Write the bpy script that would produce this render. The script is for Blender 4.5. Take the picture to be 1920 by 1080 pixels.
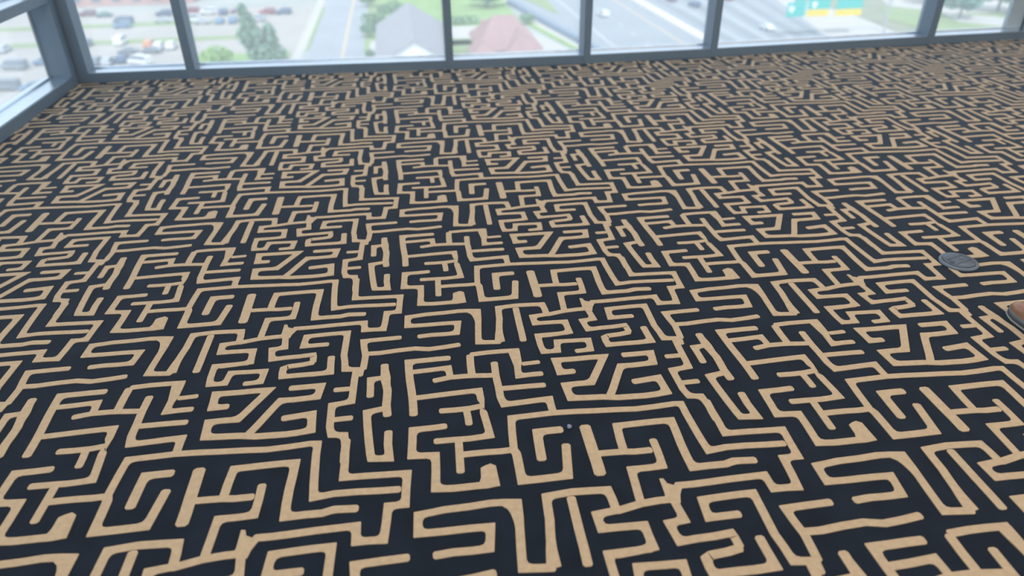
import bpy, bmesh, math, random
from mathutils import Vector, Matrix

random.seed(7)
scene = bpy.context.scene
for o in list(bpy.data.objects):
    bpy.data.objects.remove(o, do_unlink=True)
COL = scene.collection

# ------------------------------------------------------------------ camera
cam_data = bpy.data.cameras.new('camera')
cam = bpy.data.objects.new('camera', cam_data)
COL.objects.link(cam)
scene.camera = cam
cam_data.sensor_fit = 'HORIZONTAL'
cam_data.sensor_width = 36.0
cam_data.lens = 1353.98 / 1920.0 * 36.0
cam_data.clip_start = 0.05
cam_data.clip_end = 3000
RX = Vector((0.98848584, -0.15103329, -0.00920263))
UP = Vector((0.08553407, 0.50756539, 0.85735716))
FW = Vector((0.12481853, 0.84827255, -0.5146397))
cam.matrix_world = Matrix(((RX.x, UP.x, -FW.x, -0.4597), (RX.y, UP.y, -FW.y, -1.6255),
                           (RX.z, UP.z, -FW.z, 1.5), (0, 0, 0, 1)))
cam_data.dof.use_dof = True
cam_data.dof.focus_distance = 2.6
cam_data.dof.aperture_fstop = 1.5

# ------------------------------------------------------------------ world, sun, exposure
world = bpy.data.worlds.new('hazy_sky')
scene.world = world
world.use_nodes = True
bgn = world.node_tree.nodes['Background']
bgn.inputs['Color'].default_value = (0.84, 0.92, 1.0, 1)
bgn.inputs['Strength'].default_value = 1.3
sun_data = bpy.data.lights.new('sun', 'SUN')
sun_data.energy = 2.9
sun_data.angle = math.radians(4)
sun_data.color = (1.0, 0.95, 0.88)
sun = bpy.data.objects.new('sun', sun_data)
COL.objects.link(sun)
sun.rotation_euler = Vector((0.15, 0.6, -0.8)).to_track_quat('-Z', 'Y').to_euler()
scene.view_settings.view_transform = 'Standard'
scene.view_settings.look = 'None'
scene.view_settings.gamma = 1.0
scene.view_settings.use_curve_mapping = False
scene.view_settings.exposure = 0.0

# unseen fill lights in rows under the ceiling, added to brighten the floor
for i, lx in enumerate((-1.6, 1.2, 4.0, 6.6)):
    for j, ly in enumerate((-4.6, -2.2, 0.2, 2.6)):
        ld = bpy.data.lights.new('ceiling_fill', 'AREA')
        ld.shape = 'RECTANGLE'; ld.size = 1.2; ld.size_y = 0.6
        ld.energy = 21; ld.color = (1.0, 0.955, 0.90)
        lo = bpy.data.objects.new('ceiling_fill', ld)
        COL.objects.link(lo)
        lo.location = (lx, ly, 2.86)

# ------------------------------------------------------------------ helpers
def mat(name, col, rough=0.7, metal=0.0, spec=0.5, var=0.0, vscale=5.0, bump=0.0, bscale=50.0, sheen=0.0, sheen_tint=(1, 1, 1)):
    m = bpy.data.materials.new(name); m.use_nodes = True
    nt = m.node_tree; b = nt.nodes['Principled BSDF']
    b.inputs['Roughness'].default_value = rough
    b.inputs['Metallic'].default_value = metal
    b.inputs['Specular IOR Level'].default_value = spec
    b.inputs['Base Color'].default_value = (*col, 1)
    if sheen:
        b.inputs['Sheen Weight'].default_value = sheen
        b.inputs['Sheen Roughness'].default_value = 0.3
        b.inputs['Sheen Tint'].default_value = (*sheen_tint, 1)
    tc = nt.nodes.new('ShaderNodeTexCoord')
    if var:
        n = nt.nodes.new('ShaderNodeTexNoise'); n.inputs['Scale'].default_value = vscale
        n.inputs['Detail'].default_value = 4
        r = nt.nodes.new('ShaderNodeValToRGB')
        r.color_ramp.elements[0].position = 0.3; r.color_ramp.elements[1].position = 0.7
        r.color_ramp.elements[0].color = (*[c * (1 - var) for c in col], 1)
        r.color_ramp.elements[1].color = (*[min(1, c * (1 + var)) for c in col], 1)
        nt.links.new(tc.outputs['Object'], n.inputs['Vector'])
        nt.links.new(n.outputs['Fac'], r.inputs['Fac'])
        nt.links.new(r.outputs['Color'], b.inputs['Base Color'])
    if bump:
        n2 = nt.nodes.new('ShaderNodeTexNoise'); n2.inputs['Scale'].default_value = bscale
        bp = nt.nodes.new('ShaderNodeBump'); bp.inputs['Strength'].default_value = bump
        bp.inputs['Distance'].default_value = 0.002
        nt.links.new(tc.outputs['Object'], n2.inputs['Vector'])
        nt.links.new(n2.outputs['Fac'], bp.inputs['Height'])
        nt.links.new(bp.outputs['Normal'], b.inputs['Normal'])
    return m

def obj(name, me, material=None, parent=None, loc=None):
    if isinstance(me, bmesh.types.BMesh):
        bm = me; me = bpy.data.meshes.new(name); bm.to_mesh(me); bm.free()
    o = bpy.data.objects.new(name, me); COL.objects.link(o)
    if material and me and not me.materials:
        me.materials.append(material)
    if parent: o.parent = parent
    if loc: o.location = loc
    return o

def tag(o, label, cat, group=None, kind=None):
    o['label'] = label; o['category'] = cat
    if group: o['group'] = group
    if kind: o['kind'] = kind
    return o

def struct(o, label=None):
    o['kind'] = 'structure'
    if label: o['label'] = label
    return o

def empty(name, loc=(0, 0, 0), rz=0.0):
    o = bpy.data.objects.new(name, None); COL.objects.link(o)
    o.location = loc; o.rotation_euler = (0, 0, rz); o.empty_display_size = 0.2
    return o

def add_box(bm, x0, x1, y0, y1, z0, z1, M=None):
    vs = [bm.verts.new((x, y, z)) for z in (z0, z1) for (x, y) in ((x0, y0), (x1, y0), (x1, y1), (x0, y1))]
    if M is not None:
        for v in vs: v.co = M @ v.co
    for f in ((3, 2, 1, 0), (4, 5, 6, 7), (0, 1, 5, 4), (1, 2, 6, 5), (2, 3, 7, 6), (3, 0, 4, 7)):
        bm.faces.new([vs[i] for i in f])
    return vs

def box_bm(*a, M=None, bevel=0.0):
    bm = bmesh.new(); add_box(bm, *a, M=M)
    if bevel: bmesh.ops.bevel(bm, geom=list(bm.edges), offset=bevel, segments=2, affect='EDGES')
    return bm

def add_prism(bm, pts, z0, z1):
    lo = [bm.verts.new((p[0], p[1], z0)) for p in pts]
    hi = [bm.verts.new((p[0], p[1], z1)) for p in pts]
    bm.faces.new(hi); bm.faces.new(lo[::-1])
    n = len(pts)
    for i in range(n):
        j = (i + 1) % n
        bm.faces.new((lo[i], lo[j], hi[j], hi[i]))

def prism_bm(pts, z0, z1):
    bm = bmesh.new(); add_prism(bm, pts, z0, z1)
    bmesh.ops.recalc_face_normals(bm, faces=bm.faces)
    return bm

def add_tube(bm, pts, radii, n=8):
    rings = []
    for i, p in enumerate(pts):
        p = Vector(p)
        d = (Vector(pts[min(i + 1, len(pts) - 1)]) - Vector(pts[max(i - 1, 0)])).normalized()
        a = d.cross(Vector((1, 0, 0)) if abs(d.x) < 0.9 else Vector((0, 1, 0))).normalized(); b = d.cross(a)
        rings.append([bm.verts.new(p + (a * math.cos(t) + b * math.sin(t)) * radii[i]) for t in [2 * math.pi * k / n for k in range(n)]])
    for r0, r1 in zip(rings, rings[1:]):
        for k in range(n):
            bm.faces.new((r0[k], r0[(k + 1) % n], r1[(k + 1) % n], r1[k]))
    bm.faces.new(rings[0][::-1]); bm.faces.new(rings[-1])

def add_lathe(bm, prof, n=40, cx=0, cy=0):
    rings = [[bm.verts.new((cx + r * math.cos(2 * math.pi * k / n), cy + r * math.sin(2 * math.pi * k / n), z)) for k in range(n)] for r, z in prof]
    for a, b in zip(rings, rings[1:]):
        for k in range(n):
            bm.faces.new((a[k], a[(k + 1) % n], b[(k + 1) % n], b[k]))
    bm.faces.new(rings[-1]); bm.faces.new(rings[0][::-1])

def smooth(o, angle=40):
    for p in o.data.polygons: p.use_smooth = True
    return o
# repeat of the maze pattern: (width factor, centre line in metres), then solid patches
STROKES=[
([1.12],[(-0.378,0.413),(-0.524,0.414),(-0.522,0.312),(-0.516,0.209),(-0.516,0.128)]),
([1],[(-0.521,0.354),(-0.390,0.359),(-0.388,0.304)]),
([1],[(-0.447,0.294),(-0.390,0.304),(-0.336,0.303),(-0.306,0.300),(-0.238,0.291)]),
([1.1],[(-0.310,0.421),(-0.315,0.301)]),
([1],[(-0.310,0.421),(-0.249,0.424),(-0.147,0.420),(-0.161,0.274),(-0.077,0.275)]),
([0.85],[(-0.140,0.338),(-0.076,0.340)]),
([1.05],[(-0.232,0.366),(-0.236,0.284),(-0.236,0.176),(-0.230,0.137),(-0.082,0.142),(-0.083,0.072)]),
([1],[(-0.236,0.218),(-0.080,0.213)]),
([1],[(-0.515,0.215),(-0.300,0.221),(-0.297,0.129),(-0.303,0.147),(-0.296,0.074),(-0.291,0.002),(-0.355,-0.001),(-0.461,0.004)]),
([1],[(-0.436,0.139),(-0.341,0.136),(-0.298,0.142)]),
([0.95],[(-0.351,0.133),(-0.349,0.058)]),
([1],[(-0.387,-0.006),(-0.393,-0.138)]),
([1],[(-0.387,-0.065),(-0.309,-0.066),(-0.267,-0.069),(-0.224,-0.068)]),
([1.05],[(-0.416,0.066),(-0.521,0.065),(-0.528,-0.047),(-0.459,-0.054),(-0.467,-0.185),(-0.418,-0.191),(-0.320,-0.192),(-0.299,-0.186)]),
([1],[(-0.230,-0.067),(-0.217,0.071),(-0.085,0.073),(0.044,0.062),(0.178,0.049),(0.302,0.054),(0.325,0.051),(0.325,-0.049),(0.330,-0.164),(0.385,-0.158),(0.567,-0.171)]),
([1.12],[(-0.234,-0.059),(-0.225,-0.087),(-0.227,-0.194),(-0.095,-0.195),(-0.074,-0.068)]),
([1.2],[(-0.069,-0.006),(-0.149,-0.005),(-0.157,-0.127)]),
([1.45],[(-0.001,0.003),(-0.005,-0.210)]),
([1],[(0.007,-0.124),(0.086,-0.128),(0.117,-0.133),(0.170,-0.134)]),
([1.08],[(0.086,-0.128),(0.096,-0.017),(0.119,-0.017),(0.268,-0.019),(0.261,-0.125),(0.260,-0.221),(0.357,-0.223),(0.387,-0.215),(0.453,-0.222)]),
([1],[(0.185,-0.089),(0.179,-0.201),(0.086,-0.200),(0.078,-0.298),(0.076,-0.324)]),
([1],[(0.173,-0.324),(0.126,-0.323),(0.075,-0.326),(0.010,-0.339),(0.003,-0.338),(-0.052,-0.343),(-0.051,-0.392),(0.023,-0.395),(0.063,-0.397),(0.064,-0.468),(-0.029,-0.475),(-0.057,-0.471)]),
([0.95],[(0.061,0.497),(-0.055,0.498),(-0.056,0.435),(-0.053,0.395),(-0.002,0.393),(0.006,0.450),(0.120,0.442),(0.114,0.382),(0.057,0.381)]),
([1],[(0.187,-0.279),(0.281,-0.281),(0.412,-0.280),(0.449,-0.280),(0.449,-0.333),(0.519,-0.338),(0.531,-0.226),(0.577,-0.228),(0.586,-0.113),(0.407,-0.102),(0.410,0.057)]),
([0.97],[(0.173,-0.284),(0.167,-0.341),(0.172,-0.398),(0.127,-0.401),(0.134,-0.463),(0.275,-0.457),(0.277,-0.469),(0.278,-0.506)]),
([1.05],[(0.283,-0.504),(0.243,-0.511),(0.197,-0.514),(0.181,-0.522),(0.180,-0.546),(0.182,-0.569),(0.341,-0.571),(0.339,-0.476)]),
([1],[(0.326,-0.402),(0.236,-0.401),(0.242,-0.339),(0.389,-0.338),(0.382,-0.477),(0.389,-0.563),(0.443,-0.571),(0.438,-0.610)]),
([1],[(0.584,-0.402),(0.448,-0.403),(0.457,-0.492),(0.450,-0.575)]),
([1],[(0.454,-0.483),(0.506,-0.486),(0.566,-0.481),(0.629,-0.479),(0.678,-0.491),(0.791,-0.481)]),
([1],[(0.427,0.396),(0.418,0.230),(0.356,0.223),(0.356,0.120),(0.363,0.082),(0.402,0.076),(0.407,0.026),(0.406,-0.045)]),
([0.95],[(0.357,0.299),(0.421,0.297)]),
([0.95],[(0.361,0.151),(0.425,0.151)]),
([1],[(-0.487,-0.407),(-0.436,-0.404),(-0.344,-0.407),(-0.333,-0.339),(-0.389,-0.336),(-0.521,-0.332),(-0.518,-0.270),(-0.448,-0.263),(-0.381,-0.263),(-0.323,-0.260),(-0.251,-0.269),(-0.261,-0.371),(-0.272,-0.479),(-0.191,-0.489)]),
([1.05],[(-0.192,-0.487),(-0.188,-0.411),(-0.177,-0.340),(-0.171,-0.261),(-0.099,-0.256),(0.001,-0.264),(0.004,-0.336)]),
([1.05],[(-0.105,-0.271),(-0.112,-0.499)]),
([1.12],[(0.033,0.270),(-0.020,0.270),(-0.022,0.341),(0.050,0.337),(0.148,0.334),(0.071,0.200),(-0.017,0.202),(-0.014,0.133),(0.089,0.123),(0.139,0.112),(0.226,0.107),(0.301,0.113),(0.298,0.191),(0.204,0.182)]),
([1.1],[(0.112,0.123),(0.149,0.191),(0.191,0.273),(0.231,0.270),(0.307,0.272),(0.316,0.330),(0.211,0.332)]),
([1.15],[(0.523,0.415),(0.523,0.350),(0.532,0.268),(0.528,0.197),(0.531,0.138)]),
([1,1.5,1],[(0.525,0.389),(0.525,0.339),(0.530,0.279)]),
([1],[(0.522,0.339),(0.476,0.336),(0.476,0.241)]),
([1.05],[(0.521,0.179),(0.467,0.170),(0.481,-0.020),(0.484,-0.039),(0.536,-0.046),(0.532,0.015),(0.534,0.074)]),
]
BLOBS=[
[(-0.297,-0.272),(-0.251,-0.273),(-0.242,-0.284),(-0.261,-0.382),(-0.270,-0.378),(-0.271,-0.331),(-0.275,-0.305),(-0.281,-0.288)],
[(-0.194,-0.382),(-0.184,-0.372),(-0.173,-0.385),(-0.177,-0.435),(-0.177,-0.487),(-0.195,-0.491),(-0.214,-0.484),(-0.206,-0.436)],
[(-0.175,0.409),(-0.158,0.422),(-0.134,0.418),(-0.138,0.348),(-0.158,0.271),(-0.170,0.275),(-0.168,0.332)],
[(-0.335,-0.127),(-0.323,-0.120),(-0.305,-0.114),(-0.291,-0.125),(-0.289,-0.202),(-0.326,-0.206),(-0.361,-0.204),(-0.344,-0.180),(-0.338,-0.164)],
[(0.153,-0.247),(0.164,-0.249),(0.169,-0.268),(0.183,-0.276),(0.208,-0.283),(0.197,-0.301),(0.189,-0.316),(0.182,-0.340),(0.164,-0.350),(0.144,-0.323),(0.150,-0.304)],
]
# ------------------------------------------------------------------ materials of the room
M_DARK = mat('carpet_charcoal', (0.011, 0.016, 0.026), rough=0.95, spec=0.15, var=0.18, vscale=9, bump=0.5, bscale=420, sheen=0.42, sheen_tint=(0.62, 0.80, 1))
M_BEIGE = mat('carpet_beige', (0.50, 0.37, 0.24), rough=0.95, spec=0.15, var=0.07, vscale=60, bump=0.5, bscale=420, sheen=0.48, sheen_tint=(0.66, 0.84, 1))
M_FRAME = mat('blue_grey_painted_metal', (0.145, 0.205, 0.27), rough=0.45, spec=0.5, var=0.05, vscale=3)
M_ALU = mat('pale_brushed_aluminium', (0.80, 0.87, 0.95), rough=0.28, metal=1.0, var=0.04, vscale=20)
M_PLASTER = mat('white_plaster', (0.78, 0.78, 0.76), rough=0.9, var=0.03)
M_GASKET = mat('dark_gasket', (0.05, 0.08, 0.11), rough=0.6)

def glass_mat():
    m = bpy.data.materials.new('veiled_window_glass'); m.use_nodes = True
    nt = m.node_tree; nt.nodes.clear()
    out = nt.nodes.new('ShaderNodeOutputMaterial')
    tr = nt.nodes.new('ShaderNodeBsdfTransparent'); tr.inputs['Color'].default_value = (0.93, 0.97, 1.0, 1)
    gl = nt.nodes.new('ShaderNodeBsdfGlossy'); gl.inputs['Roughness'].default_value = 0.02
    lw = nt.nodes.new('ShaderNodeLayerWeight'); lw.inputs['Blend'].default_value = 0.5
    pw = nt.nodes.new('ShaderNodeMath'); pw.operation = 'POWER'; pw.inputs[1].default_value = 5.0
    fr = nt.nodes.new('ShaderNodeMath'); fr.operation = 'MULTIPLY_ADD'; fr.inputs[1].default_value = 0.5; fr.inputs[2].default_value = 0.03
    nt.links.new(lw.outputs['Facing'], pw.inputs[0]); nt.links.new(pw.outputs[0], fr.inputs[0])
    tl = nt.nodes.new('ShaderNodeBsdfTranslucent'); tl.inputs['Color'].default_value = (0.93, 0.97, 1.0, 1)
    m1 = nt.nodes.new('ShaderNodeMixShader'); m2 = nt.nodes.new('ShaderNodeMixShader')
    m1.inputs['Fac'].default_value = 0.16          # translucent share imitates the pale glare haze over the view
    nt.links.new(tr.outputs[0], m1.inputs[1]); nt.links.new(tl.outputs[0], m1.inputs[2])
    nt.links.new(fr.outputs[0], m2.inputs['Fac'])
    nt.links.new(m1.outputs[0], m2.inputs[1]); nt.links.new(gl.outputs[0], m2.inputs[2])
    nt.links.new(m2.outputs[0], out.inputs['Surface'])
    return m
M_GLASS = glass_mat()

# ------------------------------------------------------------------ floor with its woven maze pattern
PX, PY = 1.12789, 0.96839          # repeat of the carpet pattern
X0, X1, Y0 = -2.955, 8.0, -6.0
floor = obj('floor', prism_bm([(X0, Y0), (X1, Y0), (X1, 4.56), (X0, 4.50)], -0.15, 0.0), M_DARK)
struct(floor, 'charcoal carpet with a beige hand-drawn maze pattern')

W = 0.0235
ZT = 0.0022

def stroke_mesh(bm, pts, w, ox, oy, ZT=ZT):
    P = [Vector((x + ox, y + oy)) for x, y in pts]
    n = len(P)
    def hw(i):                       # half width at point i, interpolated along the list of width factors
        if len(w) == 1: return W * w[0] * 0.5
        t = i / (n - 1) * (len(w) - 1); k = min(int(t), len(w) - 2)
        return W * 0.5 * (w[k] + (w[k + 1] - w[k]) * (t - k))
    dirs = [(P[i + 1] - P[i]).normalized() for i in range(n - 1)]
    nor = [Vector((-d.y, d.x)) for d in dirs]
    L, R = [], []
    h = hw(0); c = h * 0.45
    # rounded start
    L += [P[0] + nor[0] * (h - c), P[0] + dirs[0] * c + nor[0] * h]
    R += [P[0] - nor[0] * (h - c), P[0] + dirs[0] * c - nor[0] * h]
    for i in range(1, n - 1):
        h = hw(i)
        b = nor[i - 1] + nor[i]
        k = b.length_squared
        mit = b * (2.0 / max(k, 0.55))
        turn = dirs[i - 1].x * dirs[i].y - dirs[i - 1].y * dirs[i].x
        if abs(turn) > 0.35:
            f = h * 1.15
            la, lb = (P[i] - P[i - 1]).length, (P[i + 1] - P[i]).length
            dt = dirs[i - 1].dot(dirs[i])
            f = min(f * max(0.02, 1 + 1.4 * min(0, dt)), 0.35 * la, 0.35 * lb)
            pin = P[i] + mit * h * (1 if turn > 0 else -1)
            pout = P[i] - mit * h * (1 if turn > 0 else -1)
            d0, d1 = dirs[i - 1], dirs[i]
            ins = [pin - d0 * f, pin + (d1 - d0) * f * 0.28, pin + d1 * f]
            g = h * 0.18
            outs = [pout - d0 * g, pout, pout + d1 * g]
            outs[1] = pout + (d1 - d0) * g * 0.3
            if turn > 0: L += ins; R += outs
            else: R += ins; L += outs
        else:
            L.append(P[i] + mit * h); R.append(P[i] - mit * h)
    h = hw(n - 1); c = h * 0.45
    L += [P[-1] - dirs[-1] * c + nor[-1] * h, P[-1] + nor[-1] * (h - c)]
    R += [P[-1] - dirs[-1] * c - nor[-1] * h, P[-1] - nor[-1] * (h - c)]
    lt = [bm.verts.new((p.x, p.y, ZT)) for p in L]; rt = [bm.verts.new((p.x, p.y, ZT)) for p in R]
    lb_ = [bm.verts.new((p.x, p.y, 0)) for p in L]; rb = [bm.verts.new((p.x, p.y, 0)) for p in R]
    m = len(L)
    for i in range(m - 1):
        bm.faces.new((lt[i], rt[i], rt[i + 1], lt[i + 1]))
        bm.faces.new((lb_[i], lt[i], lt[i + 1], lb_[i + 1]))
        bm.faces.new((rt[i], rb[i], rb[i + 1], rt[i + 1]))
    bm.faces.new((lt[0], lb_[0], rb[0], rt[0])); bm.faces.new((lt[-1], rt[-1], rb[-1], lb_[-1]))

def densify(pts, rnd, amp=0.0014):
    """hand-drawn wobble: split long runs and jitter the added points"""
    out = [pts[0]]
    for a, b in zip(pts, pts[1:]):
        d = math.hypot(b[0] - a[0], b[1] - a[1]); k = int(d / 0.07)
        nx, ny = -(b[1] - a[1]) / d, (b[0] - a[0]) / d
        for i in range(1, k + 1):
            t = i / (k + 1); j = rnd.uniform(-amp, amp)
            out.append((a[0] + (b[0] - a[0]) * t + nx * j, a[1] + (b[1] - a[1]) * t + ny * j))
        out.append(b)
    return out

rnd = random.Random(3)
tile = bmesh.new()
for k, (wm, pts) in enumerate(STROKES):      # pile heights differ by a hair so no two tops coincide
    stroke_mesh(tile, densify(pts, rnd), wm, 0, 0, ZT + 8e-6 * k)
for k, pts in enumerate(BLOBS):
    add_prism(tile, pts, 0, ZT + 5e-4 + 8e-6 * k)
tv = [v.co.copy() for v in tile.verts]
tile.verts.index_update()
tf = [[v.index for v in f.verts] for f in tile.faces]
tile.free()
xs = [v.x for v in tv]; ys = [v.y for v in tv]
verts, faces = [], []
for i in range(-4, 9):
    for j in range(-7, 6):
        ox, oy = i * PX, j * PY
        if max(xs) + ox < X0 or min(xs) + ox > X1 or max(ys) + oy < Y0 or min(ys) + oy > 4.5: continue
        b0 = len(verts)
        verts += [(v.x + ox, v.y + oy, v.z) for v in tv]
        faces += [[k + b0 for k in f] for f in tf]
pm = bpy.data.meshes.new('carpet_pattern')
pm.from_pydata(verts, [], faces)
bm = bmesh.new(); bm.from_mesh(pm)
for co, no in (((X0, 0, 0), (-1, 0, 0)), ((X1, 0, 0), (1, 0, 0)), ((0, Y0, 0), (0, -1, 0)), ((0, 4.49, 0), (0, 1, 0))):
    bmesh.ops.bisect_plane(bm, geom=list(bm.verts) + list(bm.edges) + list(bm.faces), plane_co=co, plane_no=no, clear_outer=True)
bm.to_mesh(pm); bm.free()
pat = obj('carpet_pattern', pm, M_BEIGE, floor)
pat['kind'] = 'stuff'; pat['label'] = 'beige woven maze lines of the carpet'

# ------------------------------------------------------------------ curtain wall
NODES = [(-2.95, 4.475), (-2.105, 4.45), (-0.07, 4.352), (1.065, 4.325), (2.175, 4.345), (4.245, 4.425), (8.0, 4.535)]
RAIL_H, DEPTH, TOPZ = 0.07, 0.16, 2.9
wall_front = struct(empty('wall_front', (0, 4.5, 0)), 'glazed front wall with blue grey metal frame')
def fchild(name, bm, m):
    o = obj(name, bm, m, wall_front); o.matrix_parent_inverse = Matrix.Translation((0, -4.5, 0)); return o

def seg_matrix(a, b):
    d = Vector((b[0] - a[0], b[1] - a[1])); return Matrix.Translation((a[0], a[1], 0)) @ Matrix.Rotation(math.atan2(d.y, d.x), 4, 'Z'), d.length

for k, (a, b) in enumerate(zip(NODES, NODES[1:])):
    Mx, ln = seg_matrix(a, b)
    fchild('base_rail', box_bm(0, ln, 0, DEPTH + 0.06, 0, RAIL_H, M=Mx), M_FRAME)
    fchild('sill_cap', box_bm(0, ln, 0.012, DEPTH + 0.05, RAIL_H, RAIL_H + 0.004, M=Mx), M_ALU)
    fchild('head_rail', box_bm(0, ln, 0, DEPTH + 0.06, 2.55, TOPZ, M=Mx), M_FRAME)
    w = struct(obj('window_%d' % (k + 1), box_bm(0.02, (ln if k < 5 else 0.86) - 0.02, DEPTH - 0.01, DEPTH, RAIL_H + 0.006, 2.55, M=Mx), M_GLASS))
    bd = obj('glazing_bead', box_bm(0.02, (ln if k < 5 else 0.86) - 0.02, DEPTH - 0.016, DEPTH + 0.006, RAIL_H + 0.004, RAIL_H + 0.016, M=Mx), M_ALU, w)
for (x, y), wd in zip(NODES[1:-1], (0.066, 0.06, 0.06, 0.06, 0.064)):
    fchild('mullion', box_bm(x - wd / 2, x + wd / 2, y - 0.004, y + DEPTH + 0.03, 0.001, TOPZ, bevel=0.004), M_FRAME)
# corner post and jamb
fchild('corner_post', box_bm(-3.125, -2.948, 4.375, 4.68, 0.001, TOPZ, bevel=0.004), M_FRAME)
fchild('corner_gasket', box_bm(-3.118, -3.108, 4.362, 4.375, 0.08, TOPZ), M_GASKET)
fchild('corner_jamb', box_bm(-2.948, -2.872, 4.469, 4.64, 0.001, TOPZ, bevel=0.004), M_FRAME)
# closed panels at the right-hand end
Mx, ln = seg_matrix(NODES[-2], NODES[-1])
fchild('end_panel', box_bm(0.86, 1.02, DEPTH - 0.03, DEPTH + 0.02, RAIL_H + 0.004, TOPZ, M=Mx, bevel=0.003), mat('pale_grey_panel', (0.38, 0.46, 0.52), rough=0.45, var=0.03))
fchild('panel_seam', box_bm(1.02, 1.03, DEPTH - 0.04, DEPTH + 0.02, RAIL_H + 0.004, TOPZ, M=Mx), M_GASKET)
fchild('end_panel', box_bm(1.03, ln, DEPTH - 0.09, DEPTH + 0.02, RAIL_H + 0.004, TOPZ, M=Mx, bevel=0.003), mat('grey_panel', (0.34, 0.40, 0.45), rough=0.45, var=0.03))

wall_left = struct(empty('wall_left', (-2.95, 0, 0)), 'glazed left wall with low transom')
def lchild(name, bm, m):
    o = obj(name, bm, m, wall_left); o.matrix_parent_inverse = Matrix.Translation((2.95, 0, 0)); return o
XG = -2.95 - DEPTH
lchild('base_rail', box_bm(XG - 0.06, -2.95, Y0, 4.376, 0, RAIL_H + 0.004), M_FRAME)
lchild('sill_cap', box_bm(XG - 0.05, -2.962, Y0, 4.374, RAIL_H + 0.004, RAIL_H + 0.008), M_ALU)
lchild('transom', box_bm(XG - 0.03, -2.95, Y0, 4.374, 0.612, 0.675), M_FRAME)
lchild('transom_cap', box_bm(XG - 0.02, -2.962, Y0, 4.374, 0.675, 0.679), M_ALU)
lchild('head_rail', box_bm(XG - 0.06, -2.95, Y0, 4.376, 2.55, TOPZ), M_FRAME)
ML = [-5.9, -3.6, -1.4, 0.7, 2.45, 4.4]
for y in ML[:-1]:
    lchild('mullion', box_bm(XG - 0.03, -2.946, y - 0.03, y + 0.03, 0.001, TOPZ, bevel=0.004), M_FRAME)
n = 7
for y0, y1 in zip(ML, ML[1:]):
    for z0, z1 in ((RAIL_H + 0.01, 0.61), (0.681, 2.55)):
        w = struct(obj('window_%d' % n, box_bm(XG, XG + 0.01, y0 + 0.031, y1 - 0.031, z0, z1), M_GLASS)); n += 1
        obj('glazing_bead', box_bm(XG - 0.006, XG + 0.016, y0 + 0.031, y1 - 0.031, z0 - 0.001, z0 + 0.011), M_ALU, w)

struct(obj('wall_back', box_bm(-3.2, 8.2, -6.2, -6.0, -0.15, 3.1), M_PLASTER), 'white plaster back wall')
struct(obj('wall_right', box_bm(8.0, 8.2, -6.0, 4.7, -0.15, 3.1), M_PLASTER), 'white plaster right wall')
struct(obj('ceiling', box_bm(-3.7, 8.2, -6.0, 4.75, 2.9, 3.1), M_PLASTER), 'white ceiling slab with a left overhang added to block the sun')  # slab runs past the left wall, added to keep sun off the carpet

# ------------------------------------------------------------------ things on the carpet
# round floor outlet
M_OUT = mat('grey_outlet_metal', (0.095, 0.12, 0.155), rough=0.42, metal=0.3, var=0.08, vscale=60)
M_OUTD = mat('dark_outlet_groove', (0.05, 0.06, 0.08), rough=0.6)
M_OUTL = mat('worn_outlet_rim', (0.13, 0.165, 0.205), rough=0.4, metal=0.3)
ot = empty('floor_outlet', (1.797, 0.735, 0), math.radians(18))
tag(ot, 'round dark grey metal floor outlet cover set on the maze carpet', 'floor outlet')
bm = bmesh.new(); add_lathe(bm, [(0.077, 0.0), (0.077, 0.006), (0.073, 0.0125), (0.066, 0.0135), (0.064, 0.0115), (0.02, 0.0115)], 48)
smooth(obj('rim', bm, M_OUTL, ot))
bm = bmesh.new(); add_lathe(bm, [(0.062, 0.010), (0.062, 0.0145), (0.059, 0.0165), (0.03, 0.0175), (0.002, 0.018)], 48)
lid = smooth(obj('lid', bm, M_OUT, ot))
for s in (-1, 1):
    obj('groove', box_bm(-0.045, 0.045, s * 0.022 - 0.0015, s * 0.022 + 0.0015, 0.0150, 0.0184), M_OUTD, lid)
bm = bmesh.new(); add_lathe(bm, [(0.008, 0.016), (0.008, 0.0195), (0.006, 0.0205)], 16, 0.018, 0.004)
obj('lock_screw', bm, M_OUTL, lid)
bm = bmesh.new(); add_lathe(bm, [(0.011, 0.015), (0.011, 0.0185), (0.009, 0.0188)], 16, -0.045, 0.0)
obj('finger_hole', bm, M_OUTD, lid)

# small scrap
bm = bmesh.new(); bmesh.ops.create_icosphere(bm, subdivisions=2, radius=0.0085)
for v in bm.verts:
    v.co = Vector((v.co.x * 0.85, v.co.y * 1.15, (v.co.z + 0.0085) * 0.62)) * (1 + 0.12 * math.sin(9 * v.co.x * 300 + v.co.y * 500))
sc = smooth(obj('pebble', bm, mat('blue_grey_pebble', (0.20, 0.23, 0.32), rough=0.4, var=0.2, vscale=300), None, (-0.049, -0.001, 0.001)))
tag(sc, 'tiny blue grey crumb lying beside a beige maze line in the foreground', 'pebble')

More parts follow.
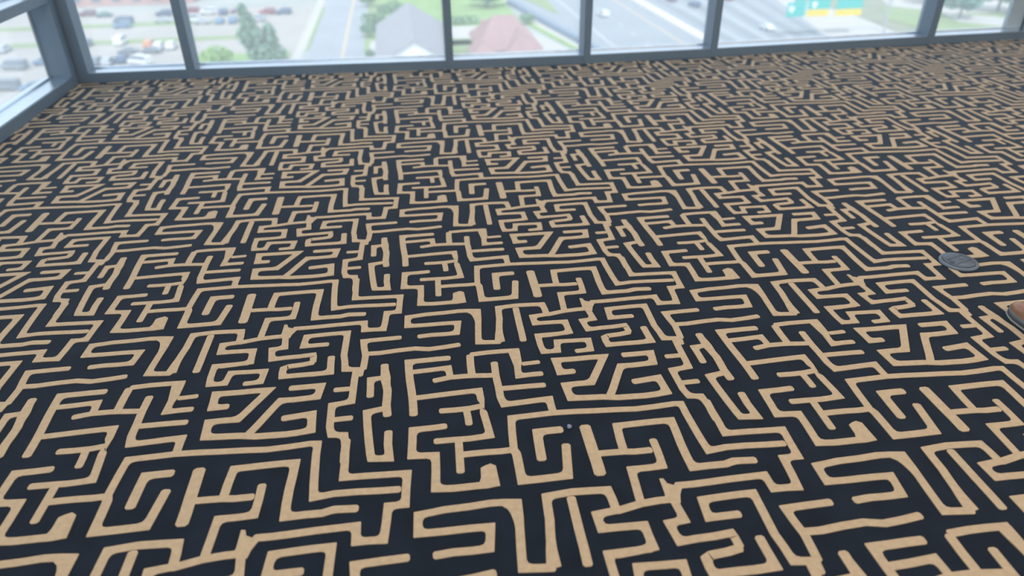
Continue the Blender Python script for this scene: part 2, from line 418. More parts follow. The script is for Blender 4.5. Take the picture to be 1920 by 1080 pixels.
# shoe reaching into the right edge
M_UP = mat('brown_leather', (0.27, 0.14, 0.085), rough=0.22, var=0.12, vscale=30)
M_SOLE = mat('grey_rubber_sole', (0.11, 0.12, 0.135), rough=0.6)
M_WELT = mat('pale_grey_tread', (0.34, 0.34, 0.34), rough=0.5)
M_LACE = mat('dark_brown_lace', (0.08, 0.045, 0.03), rough=0.8)
sh = empty('shoe', (1.736, 0.222, 0), math.radians(-8))
tag(sh, 'brown leather shoe toe with grey sole at the right edge', 'shoe')
def outline(t):   # half width along the length, t 0 heel .. 1 toe
    K = [(0, 0.0), (0.02, 0.018), (0.08, 0.031), (0.2, 0.035), (0.42, 0.037), (0.62, 0.046), (0.75, 0.050), (0.86, 0.046), (0.94, 0.034), (0.98, 0.02), (1, 0.0)]
    for (a, wa), (b, wb) in zip(K, K[1:]):
        if a <= t <= b: return wa + (wb - wa) * (t - a) / (b - a)
    return 0
TS = [0, 0.01, 0.03, 0.08, 0.15, 0.25, 0.35, 0.45, 0.55, 0.65, 0.75, 0.82, 0.88, 0.93, 0.965, 0.985, 0.995, 1.0]
LEN = 0.295
def sole_pts(grow):
    L = [(-outline(t) - (grow if 0 < t < 1 else 0), -LEN / 2 + t * LEN + (grow if t > .9 else (-grow if t < .1 else 0))) for t in TS]
    return L + [(-x, y) for x, y in L[::-1][1:-1]]
smooth(obj('sole', prism_bm(sole_pts(0.003), 0.006, 0.032), M_SOLE, sh))
obj('tread', prism_bm(sole_pts(0.006), 0.001, 0.006), M_WELT, sh)
def top_h(t):
    K = [(0, 0.075), (0.1, 0.088), (0.3, 0.085), (0.45, 0.088), (0.6, 0.078), (0.75, 0.066), (0.88, 0.060), (0.95, 0.050), (0.985, 0.038), (1, 0.031)]
    for (a, wa), (b, wb) in zip(K, K[1:]):
        if a <= t <= b: return wa + (wb - wa) * (t - a) / (b - a)
bm = bmesh.new(); rings = []
for t in TS:
    wv = max(outline(t) + 0.001, 0.0015); hh = top_h(t); y = -LEN / 2 + t * LEN; r = []
    for k in range(13):
        a = math.pi * k / 12
        r.append(bm.verts.new((-wv * math.copysign(abs(math.cos(a)) ** 0.6, math.cos(a)), y, 0.031 + (hh - 0.031) * math.sin(a) ** 0.75)))
    rings.append(r)
for a, b in zip(rings, rings[1:]):
    for k in range(12): bm.faces.new((a[k], b[k], b[k + 1], a[k + 1]))
bm.faces.new(rings[0]); bm.faces.new(rings[-1][::-1])
bmesh.ops.recalc_face_normals(bm, faces=bm.faces)
up = smooth(obj('upper', bm, M_UP, sh))
bm = bmesh.new(); add_lathe(bm, [(0.026, 0.080), (0.027, 0.10), (0.024, 0.103), (0.021, 0.10), (0.02, 0.088)], 20, 0, -0.085)
for v in bm.verts: v.co.y = -0.085 + (v.co.y + 0.085) * 1.75
smooth(obj('collar', bm, M_UP, up))
for k in range(4):
    y = 0.0 + k * 0.016
    bm = bmesh.new(); zz = top_h((y + LEN / 2) / LEN)
    add_tube(bm, [(-0.022, y, zz - 0.004), (0, y + 0.003, zz + 0.003), (0.022, y, zz - 0.004)], [0.0025] * 3, 6)
    obj('lace', bm, M_LACE, up)

# ------------------------------------------------------------------ the city below (street level 38 m under the floor)
G = -38.0
C_LOT = mat('pale_parking_asphalt', (0.50, 0.465, 0.44), rough=0.9, var=0.05, vscale=0.08)
C_ROAD = mat('pale_blue_asphalt', (0.40, 0.43, 0.475), rough=0.85, var=0.05, vscale=0.1)
C_HWY = mat('highway_concrete', (0.37, 0.405, 0.45), rough=0.85, var=0.04, vscale=0.1)
C_HWY2 = mat('worn_lane_asphalt', (0.29, 0.33, 0.375), rough=0.85, var=0.05, vscale=0.1)
C_WALK = mat('white_concrete', (0.60, 0.575, 0.56), rough=0.9, var=0.03, vscale=0.2)
C_GRASS = mat('pale_grass', (0.31, 0.40, 0.20), rough=1.0, var=0.1, vscale=0.15)
C_GRASS2 = mat('fresh_grass', (0.31, 0.46, 0.18), rough=1.0, var=0.12, vscale=0.15)
C_DRY = mat('dry_grass', (0.33, 0.35, 0.26), rough=1.0, var=0.1, vscale=0.15)
C_YEL = mat('faded_yellow_paint', (0.70, 0.56, 0.40), rough=0.8)
C_WHT = mat('white_road_paint', (0.62, 0.64, 0.66), rough=0.8)
C_LAND = mat('far_town_ground', (0.47, 0.49, 0.47), rough=1.0, var=0.12, vscale=0.03)

land = struct(obj('ground', box_bm(-700, 800, 40, 1400, -1, 0), C_LAND, None, (0, 0, G)), 'pale town ground far below the windows')
def slab(name, pts, h, m, label, parent=None, z=0.0):
    o = obj(name, prism_bm(pts, z, z + h), m, None, (0, 0, G))
    if parent is None: struct(o, label)
    else:
        o.parent = parent; o.location = (0, 0, 0)
    return o
def rect(x0, x1, y0, y1): return [(x0, y0), (x1, y0), (x1, y1), (x0, y1)]
lot = slab('parking_lot', rect(-230, -25, 90, 242), 0.10, C_LOT, 'pale parking lot with grass medians')
slab('grass_median', rect(-160, -50, 217.6, 222.4), 0.15, C_GRASS, '', lot, 0.1)
slab('grass_median', rect(-160, -36, 195.8, 200.2), 0.15, C_GRASS, '', lot, 0.1)
slab('grass_median', rect(-48, -26, 172, 179), 0.15, C_GRASS2, '', lot, 0.1)
slab('sidewalk', rect(-25, -22.8, 90, 300), 0.20, C_WALK, 'white sidewalk between parking lot and street')
slab('grass_verge', rect(-22.8, -21.9, 180, 236), 0.18, C_GRASS, 'thin grass verge along the street')
road = slab('road', rect(-21.9, -9, 90, 420), 0.08, C_ROAD, 'pale two way street running away from the window')
slab('centre_line', rect(-14.1, -13.4, 90, 300), 0.02, C_YEL, '', road, 0.08)
slab('grass_verge', rect(-9, -5.6, 176, 330), 0.15, C_GRASS, 'green verge between street and grey roofed hall')
slab('forecourt', rect(-7.6, -5.4, 110, 186), 0.20, C_WALK, 'pale concrete strip beside grey roofed hall')
slab('lawn', rect(-5.6, 33, 178, 260), 0.12, C_GRASS2, 'bright green lawn behind the red roofed house')
slab('front_lawn', rect(9.5, 17, 150, 184), 0.12, C_GRASS, 'light lawn between grey hall and red roofed house')
slab('driveway', rect(13, 21, 185, 200), 0.2, C_WALK, 'white driveway behind the red roofed house')
slab('yard', [(26, 150), (40, 150), (39, 170), (33, 188), (26, 188)], 0.15, C_WALK, 'white paved yard right of the red roofed house')
slab('grass_verge', [(41.5, 160), (43, 160), (35.2, 203), (33, 203)], 0.25, C_GRASS2, 'slanting grass strip below the ramp wall')
slab('ramp_shoulder', [(42.6, 160), (43.6, 160), (36, 206), (34.6, 206)], 0.35, mat('cream_concrete', (0.66, 0.63, 0.52), rough=0.9), 'cream concrete shoulder of the highway ramp')
ramp = slab('ramp_wall', [(44.0, 165), (45.2, 165), (35.2, 232), (33.2, 232)], 1.2, mat('blue_grey_wall', (0.24, 0.31, 0.42), rough=0.9), 'blue grey retaining wall along the ramp')
hwy = slab('highway', [(45.2, 90), (71.6, 90), (71.6, 600), (34, 600), (34.5, 240)], 0.10, C_HWY, 'wide pale highway with light lane lines')
slab('lane_line', rect(49.6, 50.2, 90, 300), 0.02, C_WHT, '', hwy, 0.1)
slab('lane_line', rect(66.8, 67.4, 90, 300), 0.02, C_YEL, '', hwy, 0.1)
for k in range(14):
    slab('lane_dash', rect(58.3, 58.7, 120 + 12 * k, 124 + 12 * k), 0.02, C_WHT, '', hwy, 0.1)
slab('grass_island', [(44.6, 213), (45.6, 213), (46.6, 240), (39.5, 240)], 0.2, C_GRASS, 'small grass island beside the highway')
slab('median_barrier', rect(71.6, 74.2, 90, 600), 1.0, mat('bright_concrete', (0.80, 0.79, 0.78), rough=0.9), 'bright concrete median barrier of the highway')
hw2 = slab('far_carriageway', [(74.2, 90), (88, 90), (104.1, 168.5), (116.3, 221.7), (200, 600), (74.2, 600)], 0.10, C_HWY, 'far carriageway with dark tyre streaks')
def skew(x, y, w, y1, s):
    return [(x, y), (x + w, y), (x + w + s * (y1 - y), y1), (x + s * (y1 - y), y1)]
for x, s, w in ((78, 0.02, 2.2), (84.5, 0.05, 2.4), (90, 0.10, 2.6), (95.2, 0.14, 2.4), (99.6, 0.18, 2.2)):
    slab('tyre_streak', skew(x, 160, w, 320, s), 0.015, C_HWY2, '', hw2, 0.1)
for x, s in ((81.5, 0.035), (87.8, 0.08), (93.5, 0.12)):
    slab('lane_line', skew(x, 160, 0.5, 320, s), 0.02, C_WHT, '', hw2, 0.1)
slab('concrete_apron', [(103.9, 150), (124, 150), (123.6, 171), (125.5, 190), (124, 222), (116.3, 222), (104.1, 168.5)], 0.18, C_WALK, 'white concrete apron beside the far carriageway')
slab('embankment', [(124, 150), (175, 150), (182, 230), (124, 222), (125.5, 190), (123.6, 171)], 0.3, C_DRY, 'dry grass embankment beyond the highway signs')
slab('grass_slope', [(133, 160), (178, 160), (178, 200), (140, 203), (130, 186)], 0.45, C_GRASS, 'green grass slope beyond the highway')
slab('service_road', [(142, 203), (152, 190), (175, 186), (180, 206), (150, 222)], 0.5, C_WALK, 'pale service road at the top of the slope')
slab('footpath', [(146, 178), (156, 168), (162, 172), (160, 182), (150, 190)], 0.62, C_WALK, 'white footpath seen in the rightmost pane')

# grey roofed hall
C_SHING = mat('grey_shingle', (0.37, 0.37, 0.405), rough=0.95, var=0.05, vscale=0.4)
C_WWALL = mat('white_siding', (0.80, 0.82, 0.84), rough=0.9, var=0.02)
hall = empty('hall', (2.2, 156.5, G)); tag(hall, 'long hall with grey gabled roof and white gable front', 'building')
obj('wall', box_bm(-6.9, 6.9, -19.7, 19.7, 0, 6.0), C_WWALL, hall)
for sgn in (-1, 1):
    bm = bmesh.new()
    vs = [(sgn * 7.7, -20.2, 5.8), (0, -20.2, 10.5), (0, 20.5, 10.5), (sgn * 7.7, 20.5, 5.8)]
    hi = [bm.verts.new(v) for v in vs]; lo = [bm.verts.new((v[0], v[1], v[2] - 0.3)) for v in vs]
    bm.faces.new(hi); bm.faces.new(lo[::-1])
    for i in range(4): bm.faces.new((hi[i], hi[(i + 1) % 4], lo[(i + 1) % 4], lo[i]))
    bmesh.ops.recalc_face_normals(bm, faces=bm.faces)
    obj('roof_slope', bm, C_SHING, hall)
for y in (-19.7, 19.4):
    bm = bmesh.new()
    vs = [(-6.9, y, 6.0), (6.9, y, 6.0), (0, y, 10.1)]
    a = [bm.verts.new(v) for v in vs]; b = [bm.verts.new((v[0], v[1] + 0.3, v[2])) for v in vs]
    bm.faces.new(a); bm.faces.new(b[::-1])
    for i in range(3): bm.faces.new((a[i], b[i], b[(i + 1) % 3], a[(i + 1) % 3]))
    bmesh.ops.recalc_face_normals(bm, faces=bm.faces)
    obj('gable', bm, C_WWALL, hall)
bm = bmesh.new()   # porch gable in front
vs = [(-2.9, -24, 6.0), (2.9, -24, 6.0), (0, -24, 8.9), (-2.9, -19.5, 6.0), (2.9, -19.5, 6.0), (0, -19.5, 8.9)]
v = [bm.verts.new(c) for c in vs]
for f in ((0, 1, 2), (5, 4, 3), (0, 2, 5, 3), (1, 4, 5, 2), (0, 3, 4, 1)): bm.faces.new([v[i] for i in f])
obj('porch_roof', bm, mat('white_porch', (0.95, 0.96, 0.97), rough=0.8), hall)

# red roofed house
C_RED = mat('pink_red_shingle', (0.46, 0.29, 0.285), rough=0.95, var=0.06, vscale=0.5)
C_BRK = mat('pink_brick', (0.55, 0.36, 0.34), rough=0.95, var=0.06, vscale=1.2)
hs = empty('house', (22.8, 164, G)); tag(hs, 'house with pinkish red hipped roof beside the highway ramp', 'house')
obj('wall', box_bm(-6.6, 6.6, -9, 9, 0, 3.8), C_BRK, hs)
def hip(name, x0, x1, y0, y1, z0, z1, rx0, rx1, ry0, ry1, parent, m):
    bm = bmesh.new()
    e = [bm.verts.new(c) for c in ((x0, y0, z0), (x1, y0, z0), (x1, y1, z0), (x0, y1, z0))]
    r0, r1 = bm.verts.new((rx0, ry0, z1)), bm.verts.new((rx1, ry1, z1))
    if abs(rx1 - rx0) >= abs(ry1 - ry0):
        F = ((e[0], e[1], r1, r0), (e[1], e[2], r1), (e[2], e[3], r0, r1), (e[3], e[0], r0))
    else:
        F = ((e[0], e[1], r0), (e[1], e[2], r1, r0), (e[2], e[3], r1), (e[3], e[0], r0, r1))
    for f in F: bm.faces.new(f)
    bm.faces.new(e[::-1])
    bmesh.ops.recalc_face_normals(bm, faces=bm.faces)
    return obj(name, bm, m, parent)
hip('main_roof', -7.2, 7.2, -9.6, 9.6, 3.8, 9.0, -2.2, 2.2, 1.5, 1.5, hs, C_RED)
hip('front_roof', -1.5, 6.8, -13.0, 2, 3.6, 7.2, 2.4, 2.4, -9.5, 1.5, hs, C_RED)
obj('front_wing', box_bm(-1.0, 6.2, -12.5, -8.5, 0, 3.6), C_BRK, hs)
hip('side_roof', -8.8, -2.5, -12, -3, 3.2, 5.6, -5.6, -5.6, -9, -4, hs, C_RED)
obj('side_wing', box_bm(-8.3, -3.2, -11.5, -3.5, 0, 3.2), C_BRK, hs)
obj('chimney', box_bm(-5.0, -4.0, 2.2, 3.2, 3.5, 8.0), C_BRK, hs)

# brick block at the top of the parking lot
bk = empty('brick_building', (-86, 262, G)); tag(bk, 'low brick building beyond the parking lot', 'building')
obj('wall', box_bm(-22, 22, -8, 8, 0, 5), C_BRK, bk)
obj('roof', box_bm(-22.4, 22.4, -8.4, 8.4, 5, 5.5), C_WALK, bk)
for k in range(7): obj('window', box_bm(-20 + 6 * k, -17.5 + 6 * k, -8.1, -7.9, 1.2, 3.2), mat('dark_pane', (0.2, 0.25, 0.3), rough=0.2) if k == 0 else bpy.data.materials['dark_pane'], bk)

# ------------------------------------------------------------------ highway sign gantry
gan = empty('sign_gantry', (104.3, 170, G)); tag(gan, 'highway sign gantry with green panels and yellow exit strips', 'road sign')
C_GRN = mat('sign_green', (0.03, 0.52, 0.47), rough=0.5)
C_SYEL = mat('sign_yellow', (0.92, 0.66, 0.05), rough=0.5)
C_STEEL = mat('galvanised_steel', (0.50, 0.52, 0.54), rough=0.5, metal=0.4)
C_SWHT = mat('sign_white', (0.85, 0.92, 0.95), rough=0.5)
bm = bmesh.new(); add_tube(bm, [(15.5, 0.5, 0), (15.5, 0.5, 10.6)], [0.26, 0.2], 12); obj('post', bm, C_STEEL, gan)
for z in (9.5, 10.3):
    bm = bmesh.new(); add_tube(bm, [(-13, 0.4, z), (15.6, 0.4, z)], [0.14, 0.14], 8); obj('beam', bm, C_STEEL, gan)
def panel(name, x0, x1, z0, z1, m, par=gan):
    return obj(name, box_bm(x0 - 104.3, x1 - 104.3, -0.12, 0.0, z0, z1, bevel=0.03), m, par)
p1 = panel('green_panel', 92.5, 97.3, 5.1, 8.4, C_GRN)
panel('exit_tab', 94.0, 97.3, 8.45, 9.6, C_GRN)
p2 = panel('green_panel', 97.7, 103.5, 6.65, 10.2, C_GRN); panel('yellow_strip', 97.7, 103.5, 5.05, 6.6, C_SYEL)
p3 = panel('green_panel', 105.1, 112.0, 6.5, 10.4, C_GRN); panel('yellow_strip', 105.1, 112.0, 4.9, 6.4, C_SYEL)
def shield(x, z, r, par):
    bm = bmesh.new(); pts = [(-0.8, 0.9), (0, 1.05), (0.8, 0.9), (0.95, 0.1), (0.6, -0.7), (0, -1.1), (-0.6, -0.7), (-0.95, 0.1)]
    a = [bm.verts.new((x - 104.3 + px * r, -0.16, z + pz * r)) for px, pz in pts]
    b = [bm.verts.new((x - 104.3 + px * r, -0.125, z + pz * r)) for px, pz in pts]
    bm.faces.new(a); bm.faces.new(b[::-1])
    for i in range(8): bm.faces.new((a[i], b[i], b[(i + 1) % 8], a[(i + 1) % 8]))
    obj('route_shield', bm, C_SWHT, par)
shield(93.6, 6.9, 0.75, p1); shield(99.4, 7.7, 0.7, p2)
pole = empty('light_pole', (125.6, 180, G + 0.3)); tag(pole, 'thin pale light pole on the embankment right of the signs', 'light pole')
bm = bmesh.new(); add_tube(bm, [(0, 0, 0), (0, 0, 9)], [0.16, 0.09], 8); obj('shaft', bm, C_STEEL, pole)
bm = bmesh.new(); add_tube(bm, [(0, 0, 8.9), (-1, 0, 9.4), (-2, 0, 9.4)], [0.07, 0.06, 0.06], 6); obj('arm', bm, C_STEEL, pole)
obj('lamp_head', box_bm(-2.8, -1.9, -0.2, 0.2, 9.3, 9.5, bevel=0.04), C_STEEL, pole)

# ------------------------------------------------------------------ trees and bushes
def leaf_crown(rs, h, w, nleaf, size, shape):
    rr = random.Random(rs); V, F = [], []
    lobes = []
    if shape == 'spire':
        lobes = [((-0.19 * w, 0, h * 0.88), 0.06 * w, h * 0.13), ((-0.14 * w, 0, h * 0.68), 0.12 * w, h * 0.2), ((-0.14 * w, 0, h * 0.48), 0.22 * w, h * 0.18), ((0.17 * w, 0, h * 0.42), 0.13 * w, h * 0.27), ((0.08 * w, 0, h * 0.2), 0.33 * w, h * 0.2), ((-0.05 * w, 0, h * 0.35), 0.2 * w, h * 0.2)]
    elif shape == 'hedge':
        lobes = [((w * t, 0, h * 0.5), 0.22 * w, h * 0.5) for t in (-0.35, -0.12, 0.12, 0.35)]
    else:
        lobes = [((0, 0, h * 0.62), 0.38 * w, h * 0.36), ((-0.25 * w, 0.1 * w, h * 0.52), 0.26 * w, h * 0.26), ((0.26 * w, -0.05 * w, h * 0.55), 0.26 * w, h * 0.28), ((0.02 * w, -0.22 * w, h * 0.5), 0.25 * w, h * 0.24)]
    for i in range(nleaf):
        (cx, cy, cz), r, hz = rr.choice(lobes)
        d = Vector((rr.gauss(0, 1), rr.gauss(0, 1), rr.gauss(0, 1))).normalized() * (rr.uniform(0.35, 1.0) ** 0.4)
        c = Vector((cx + d.x * r, cy + d.y * r, max(0.1, cz + d.z * hz)))
        a = Vector((rr.gauss(0, 1), rr.gauss(0, 1), rr.gauss(0, 0.6))).normalized() * size * rr.uniform(0.6, 1.2)
        b = a.cross(Vector((rr.gauss(0, 1), rr.gauss(0, 1), rr.gauss(0, 1)))).normalized() * size * 0.5
        k = len(V); V += [c - a, c - b * 0.9, c + a, c + b]; F.append((k, k + 1, k + 2, k + 3))
    me = bpy.data.meshes.new('crown'); me.from_pydata([tuple(v) for v in V], [], F)
    return me
def leafmat(name, col):
    m = mat(name, col, rough=0.8, var=0.25, vscale=0.8)
    return m
L_TEAL = leafmat('blue_green_leaf', (0.24, 0.40, 0.29)); L_MID = leafmat('mid_green_leaf', (0.24, 0.40, 0.25))
L_BRI = leafmat('bright_leaf', (0.38, 0.58, 0.22)); L_DEEP = leafmat('deep_teal_leaf', (0.18, 0.35, 0.31))
L_TRUNK = mat('grey_bark', (0.30, 0.30, 0.28), rough=0.95)
def tree(name, x, y, h, w, m, label, cat, shape='round', nleaf=900, size=0.45, rs=1, z=0.1, group=None):
    t = empty(name, (x, y, G + z)); tag(t, label, cat, group)
    bm = bmesh.new()
    add_tube(bm, [(0, 0, 0), (0.05, 0, h * 0.3), (-0.1, 0, h * 0.6)], [w * 0.035, w * 0.025, w * 0.01], 7)
    for a in range(3):
        an = a * 2.1 + rs
        add_tube(bm, [(0, 0, h * 0.3), (math.cos(an) * w * 0.2, math.sin(an) * w * 0.2, h * 0.55)], [w * 0.018, w * 0.006], 5)
    obj('trunk', bm, L_TRUNK, t)
    c = obj('crown', leaf_crown(rs, h, w, nleaf, size, shape), m, t); c['kind'] = 'stuff'
    return t
tree('tree', -30.5, 167, 12.6, 13, L_TEAL, 'tall blue green tree with a leaning spire between parking lot and street', 'tree', 'spire', 2200, 0.6, 1, 0.3)
tree('bush', -40.3, 168, 4.2, 7, L_BRI, 'bright green bush at the foot of the tall spire tree', 'bush', 'round', 900, 0.45, 2, 0.3)
tree('tree', -7.9, 192, 3.6, 4.6, L_MID, 'small dark tree at the corner of the grey hall and street', 'tree', 'round', 700, 0.4, 3)
tree('hedge', -6.9, 206, 3.4, 6, L_MID, 'dark hedge along the street behind the grey hall', 'hedge', 'hedge', 700, 0.4, 4)
tree('tree', -1.5, 214, 5.0, 9, L_MID, 'green tree just left of the grey roof ridge', 'tree', 'round', 900, 0.5, 14)
tree('tree', -9.0, 236, 4.0, 5, L_MID, 'small street tree farthest up the verge', 'tree', 'round', 600, 0.4, 5)
tree('tree', 26.5, 228, 7.0, 12, L_DEEP, 'broad deep teal tree above the red roofed house', 'tree', 'round', 1300, 0.55, 6)
tree('hedge', 17, 203.5, 2.2, 8, L_MID, 'low dark hedge at the far edge of the white driveway', 'hedge', 'hedge', 600, 0.35, 7)
tree('bush', 34.2, 200, 3.0, 4.5, L_MID, 'green bush at the right corner of the red roofed house', 'bush', 'round', 500, 0.35, 8)
tree('bush', -7.2, 168, 2.2, 2.4, L_MID, 'small bush on the concrete strip by the street', 'bush', 'round', 300, 0.3, 9)
tree('tree', 149, 182, 8.5, 10, L_DEEP, 'slim trunked tree standing on the white footpath at far right', 'tree', 'round', 1300, 0.5, 10, 0.7)
tree('tree', 166, 189, 9.5, 15, L_MID, 'wide green tree right of the slim trunked tree', 'tree', 'round', 1600, 0.6, 11, 0.7)
tree('tree', 157, 204, 8, 14, L_MID, 'tree behind the service road at far right', 'tree', 'round', 1300, 0.6, 12, 0.7)
tree('tree', 172, 176, 9, 10, L_TEAL, 'rightmost blue green tree beside the footpath', 'tree', 'round', 1300, 0.5, 13, 0.7)

# ------------------------------------------------------------------ vehicles
def loft_body(prof, width, taper):
    """side profile (y along the car, z up) swept across the width with a narrower top"""
    bm = bmesh.new(); zs = [p[1] for p in prof]; zm = max(zs)
    def half(z): return width / 2 * (1 - taper * max(0, (z - 0.85)) / max(0.1, zm - 0.85))
    L = [bm.verts.new((-half(z), y, z)) for y, z in prof]; R = [bm.verts.new((half(z), y, z)) for y, z in prof]
    bm.faces.new(L[::-1]); bm.faces.new(R)
    n = len(prof)
    for i in range(n): bm.faces.new((L[i], L[(i + 1) % n], R[(i + 1) % n], R[i]))
    bmesh.ops.recalc_face_normals(bm, faces=bm.faces)
    return bm
SEDAN = [(-2.25, 0.35), (-2.25, 0.75), (-2.05, 0.92), (-1.35, 0.98), (-0.85, 1.42), (0.55, 1.45), (1.15, 1.0), (2.05, 0.86), (2.28, 0.65), (2.28, 0.35)]
SUV = [(-2.3, 0.4), (-2.32, 1.0), (-2.15, 1.68), (0.35, 1.74), (1.05, 1.12), (2.15, 1.0), (2.35, 0.75), (2.35, 0.4)]
VAN = [(-2.7, 0.4), (-2.72, 1.9), (-2.55, 2.1), (1.3, 2.1), (1.95, 1.3), (2.55, 1.1), (2.7, 0.8), (2.7, 0.4)]
MESH = {}
def mesh_of(key, bm):
    me = bpy.data.meshes.new(key); bm.to_mesh(me); bm.free(); return me
for key, prof, wd, tp in (('sedan', SEDAN, 1.82, 0.22), ('suv', SUV, 1.92, 0.15), ('van', VAN, 2.05, 0.1)):
    MESH[key] = mesh_of(key + '_body', loft_body(prof, wd, tp))
    zt = max(p[1] for p in prof) - 0.08
    zb = {'sedan': 1.03, 'suv': 1.15, 'van': 1.35}[key]
    y0, y1 = {'sedan': (-1.2, 1.02), 'suv': (-2.2, 0.92), 'van': (-2.6, 1.75)}[key]
    bm = bmesh.new()
    wtop = wd / 2 * (1 - tp) + 0.01; wb = wd / 2 * (1 - tp * (zb - 0.85) / (zt + 0.08 - 0.85)) + 0.02
    ins = {'sedan': 0.45, 'suv': 0.12, 'van': 0.1}[key]; insf = {'sedan': 0.5, 'suv': 0.5, 'van': 0.5}[key]
    c = [bm.verts.new(v) for v in ((-wb, y0, zb), (wb, y0, zb), (wb, y1 + 0.06, zb), (-wb, y1 + 0.06, zb), (-wtop, y0 + ins, zt), (wtop, y0 + ins, zt), (wtop, y1 - insf, zt), (-wtop, y1 - insf, zt))]
    for f in ((3, 2, 1, 0), (4, 5, 6, 7), (0, 1, 5, 4), (1, 2, 6, 5), (2, 3, 7, 6), (3, 0, 4, 7)): bm.faces.new([c[i] for i in f])
    MESH[key + '_glass'] = mesh_of(key + '_windows', bm)
bm = bmesh.new(); add_tube(bm, [(-0.11, 0, 0), (0.11, 0, 0)], [0.33, 0.33], 14); MESH['wheel'] = mesh_of('wheel', bm)
C_TYRE = mat('tyre', (0.06, 0.07, 0.08), rough=0.8); C_CGL = mat('car_window', (0.16, 0.21, 0.26), rough=0.15)
MESH['wheel'].materials.append(C_TYRE)
for k in ('sedan_glass', 'suv_glass', 'van_glass'): MESH[k].materials.append(C_CGL)
PAINT = {n: mat('car_paint_' + n, c, rough=0.3, spec=0.6) for n, c in dict(white=(0.86, 0.88, 0.90), silver=(0.52, 0.57, 0.62), navy=(0.10, 0.16, 0.28), blue=(0.16, 0.29, 0.46), red=(0.42, 0.10, 0.13), maroon=(0.26, 0.10, 0.13), orange=(0.80, 0.36, 0.20), grey=(0.24, 0.28, 0.33), purple=(0.30, 0.16, 0.30), green=(0.12, 0.22, 0.22)).items()}
BODY = {}
def car(kind, paint, x, y, rz, label, group=None, z=0.1):
    t = empty('car' if kind != 'van' else 'delivery_van', (x, y, G + z), math.radians(rz))
    tag(t, label, 'car' if kind != 'van' else 'van', group)
    if (kind, paint) not in BODY:
        me = MESH[kind].copy(); me.materials.append(PAINT[paint]); BODY[(kind, paint)] = me
    obj('body', BODY[(kind, paint)], None, t)
    obj('windows', MESH[kind + '_glass'], None, t)
    wy = {'sedan': 1.35, 'suv': 1.4, 'van': 1.7}[kind]
    for sx in (-0.85, 0.85):
        for sy in (-wy, wy): obj('wheel', MESH['wheel'], None, t, (sx, sy, 0.33))
    return t
PK = 'cars in the parking lot'
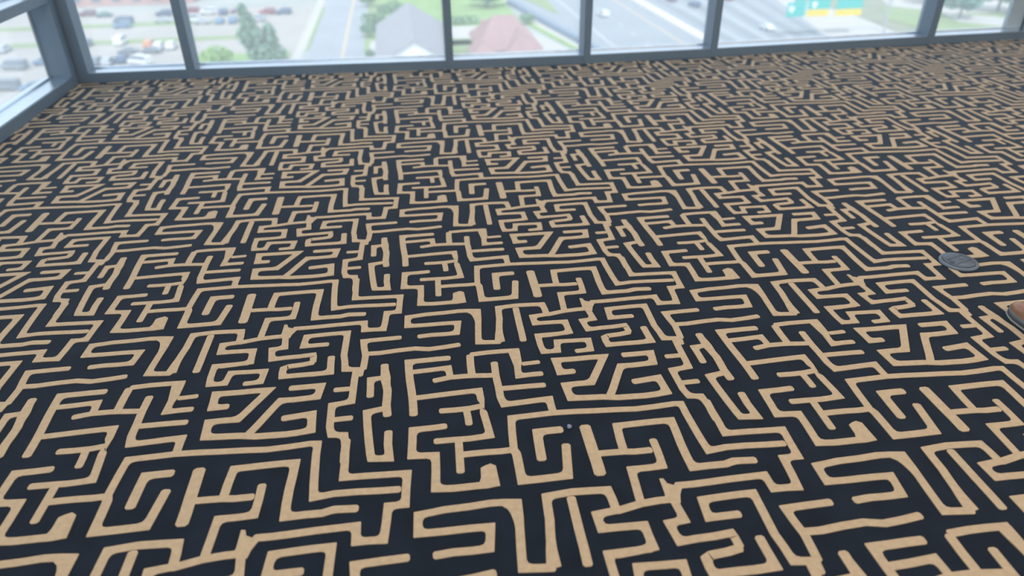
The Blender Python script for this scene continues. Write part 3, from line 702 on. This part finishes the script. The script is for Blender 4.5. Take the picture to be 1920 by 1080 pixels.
for a in (('suv', 'maroon', -90, 237, 90, 'maroon car farthest left in the back row of the lot'),
          ('sedan', 'green', -84.6, 234.5, 90, 'dark green car beside the maroon one in the back row'),
          ('van', 'navy', -75.6, 222, 70, 'dark blue van crossing the upper grass median'),
          ('suv', 'blue', -74.4, 216.5, 90, 'blue car standing in for the shadow of the dark blue van'),  # car shape put where the van's shadow falls
          ('suv', 'navy', -67.6, 233, 90, 'navy car next to the second window post'),
          ('sedan', 'silver', -65.2, 222, 90, 'silver car below the navy car at the second post'),
          ('suv', 'red', -60.6, 235.5, 90, 'bright red car right of the second window post'),
          ('van', 'white', -58, 221.5, 90, 'white van below the bright red car'),
          ('suv', 'white', -55.2, 233, 90, 'white car in the back row right of the red car'),
          ('suv', 'navy', -50.6, 231.5, 0, 'navy car left of the tall tree spire'),
          ('sedan', 'silver', -53.8, 218, 90, 'silver car in the middle row left of the blue pair'),
          ('sedan', 'blue', -49.2, 218, 0, 'blue car in the middle row left of the tree'),
          ('suv', 'blue', -45.6, 218, 0, 'blue car half behind the tall tree'),
          ('suv', 'purple', -46.6, 233, 90, 'plum car behind the top of the tall tree'),
          ('suv', 'silver', -39.2, 219, 90, 'silver car right of the tall tree'),
          ('suv', 'red', -38, 229.5, 90, 'dark red car right of the tree spire in the back row'),
          ('suv', 'navy', -33.2, 228.5, 90, 'navy car at the right end of the back row'),
          ('suv', 'navy', -77.4, 194.5, 90, 'navy car hidden by the corner post on the lower median'),
          ('van', 'white', -68.6, 195.5, 0, 'white van on the lower grass median'),
          ('suv', 'orange', -60.6, 191, 0, 'orange car left of the white pair'),
          ('suv', 'white', -57.6, 188, 0, 'white car right beside the orange one'),
          ('suv', 'white', -54.8, 188, 0, 'white car by the second post, right of the orange car'),
          ('sedan', 'grey', -63.8, 184.5, 90, 'grey car standing in for a shadow strip below the white van'),  # this car and the next replace one dark strip of shadow
          ('sedan', 'grey', -58.4, 184, 90, 'grey car standing in for a shadow strip below the orange car'),
          ('suv', 'silver', -70.2, 175.3, 0, 'silver car lowest left in the front pane'),
          ('suv', 'grey', -67.6, 175, 0, 'grey car between two silver cars at lower left'),
          ('suv', 'silver', -64.9, 174, 0, 'silver car right of the grey car at lower left'),
          ('suv', 'navy', -62.4, 176, 0, 'navy car at the right end of the lowest row'),
          ('van', 'white', -58, 173, 60, 'large white van in front of the parked rows'),
          ):
    car(*a, group=PK)
for a in (('van', 'grey', -84.2, 173.5, 80, 'grey van seen through the left window above the pale lane'),
          ('suv', 'blue', -79.3, 176.8, 90, 'blue car beside the grey van in the left window'),
          ('van', 'grey', -78.8, 156, 85, 'grey van lowest in the left window'),
          ('suv', 'blue', -73.2, 154.5, 90, 'blue car right of the lowest van in the left window'),
          ('suv', 'silver', -94, 192, 0, 'silver car at the left edge of the left window')):
    car(*a, group='cars seen through the left window')
car('suv', 'white', 57, 206.5, 8, 'white car alone on the highway lanes', 'cars on the highway', 0.1)
car('suv', 'purple', 83.7, 225.5, 8, 'dark car just beyond the bright median barrier', 'cars on the highway', 0.1)
car('suv', 'navy', 87.3, 215.5, 8, 'navy car beyond the barrier beside a window post', 'cars on the highway', 0.1)
car('suv', 'red', 101.3, 224, 8, 'red car at the top edge on the far carriageway', 'cars on the highway', 0.1)
car('sedan', 'white', 93.6, 180.5, 8, 'white car low on the far carriageway left of the signs', 'cars on the highway', 0.1)
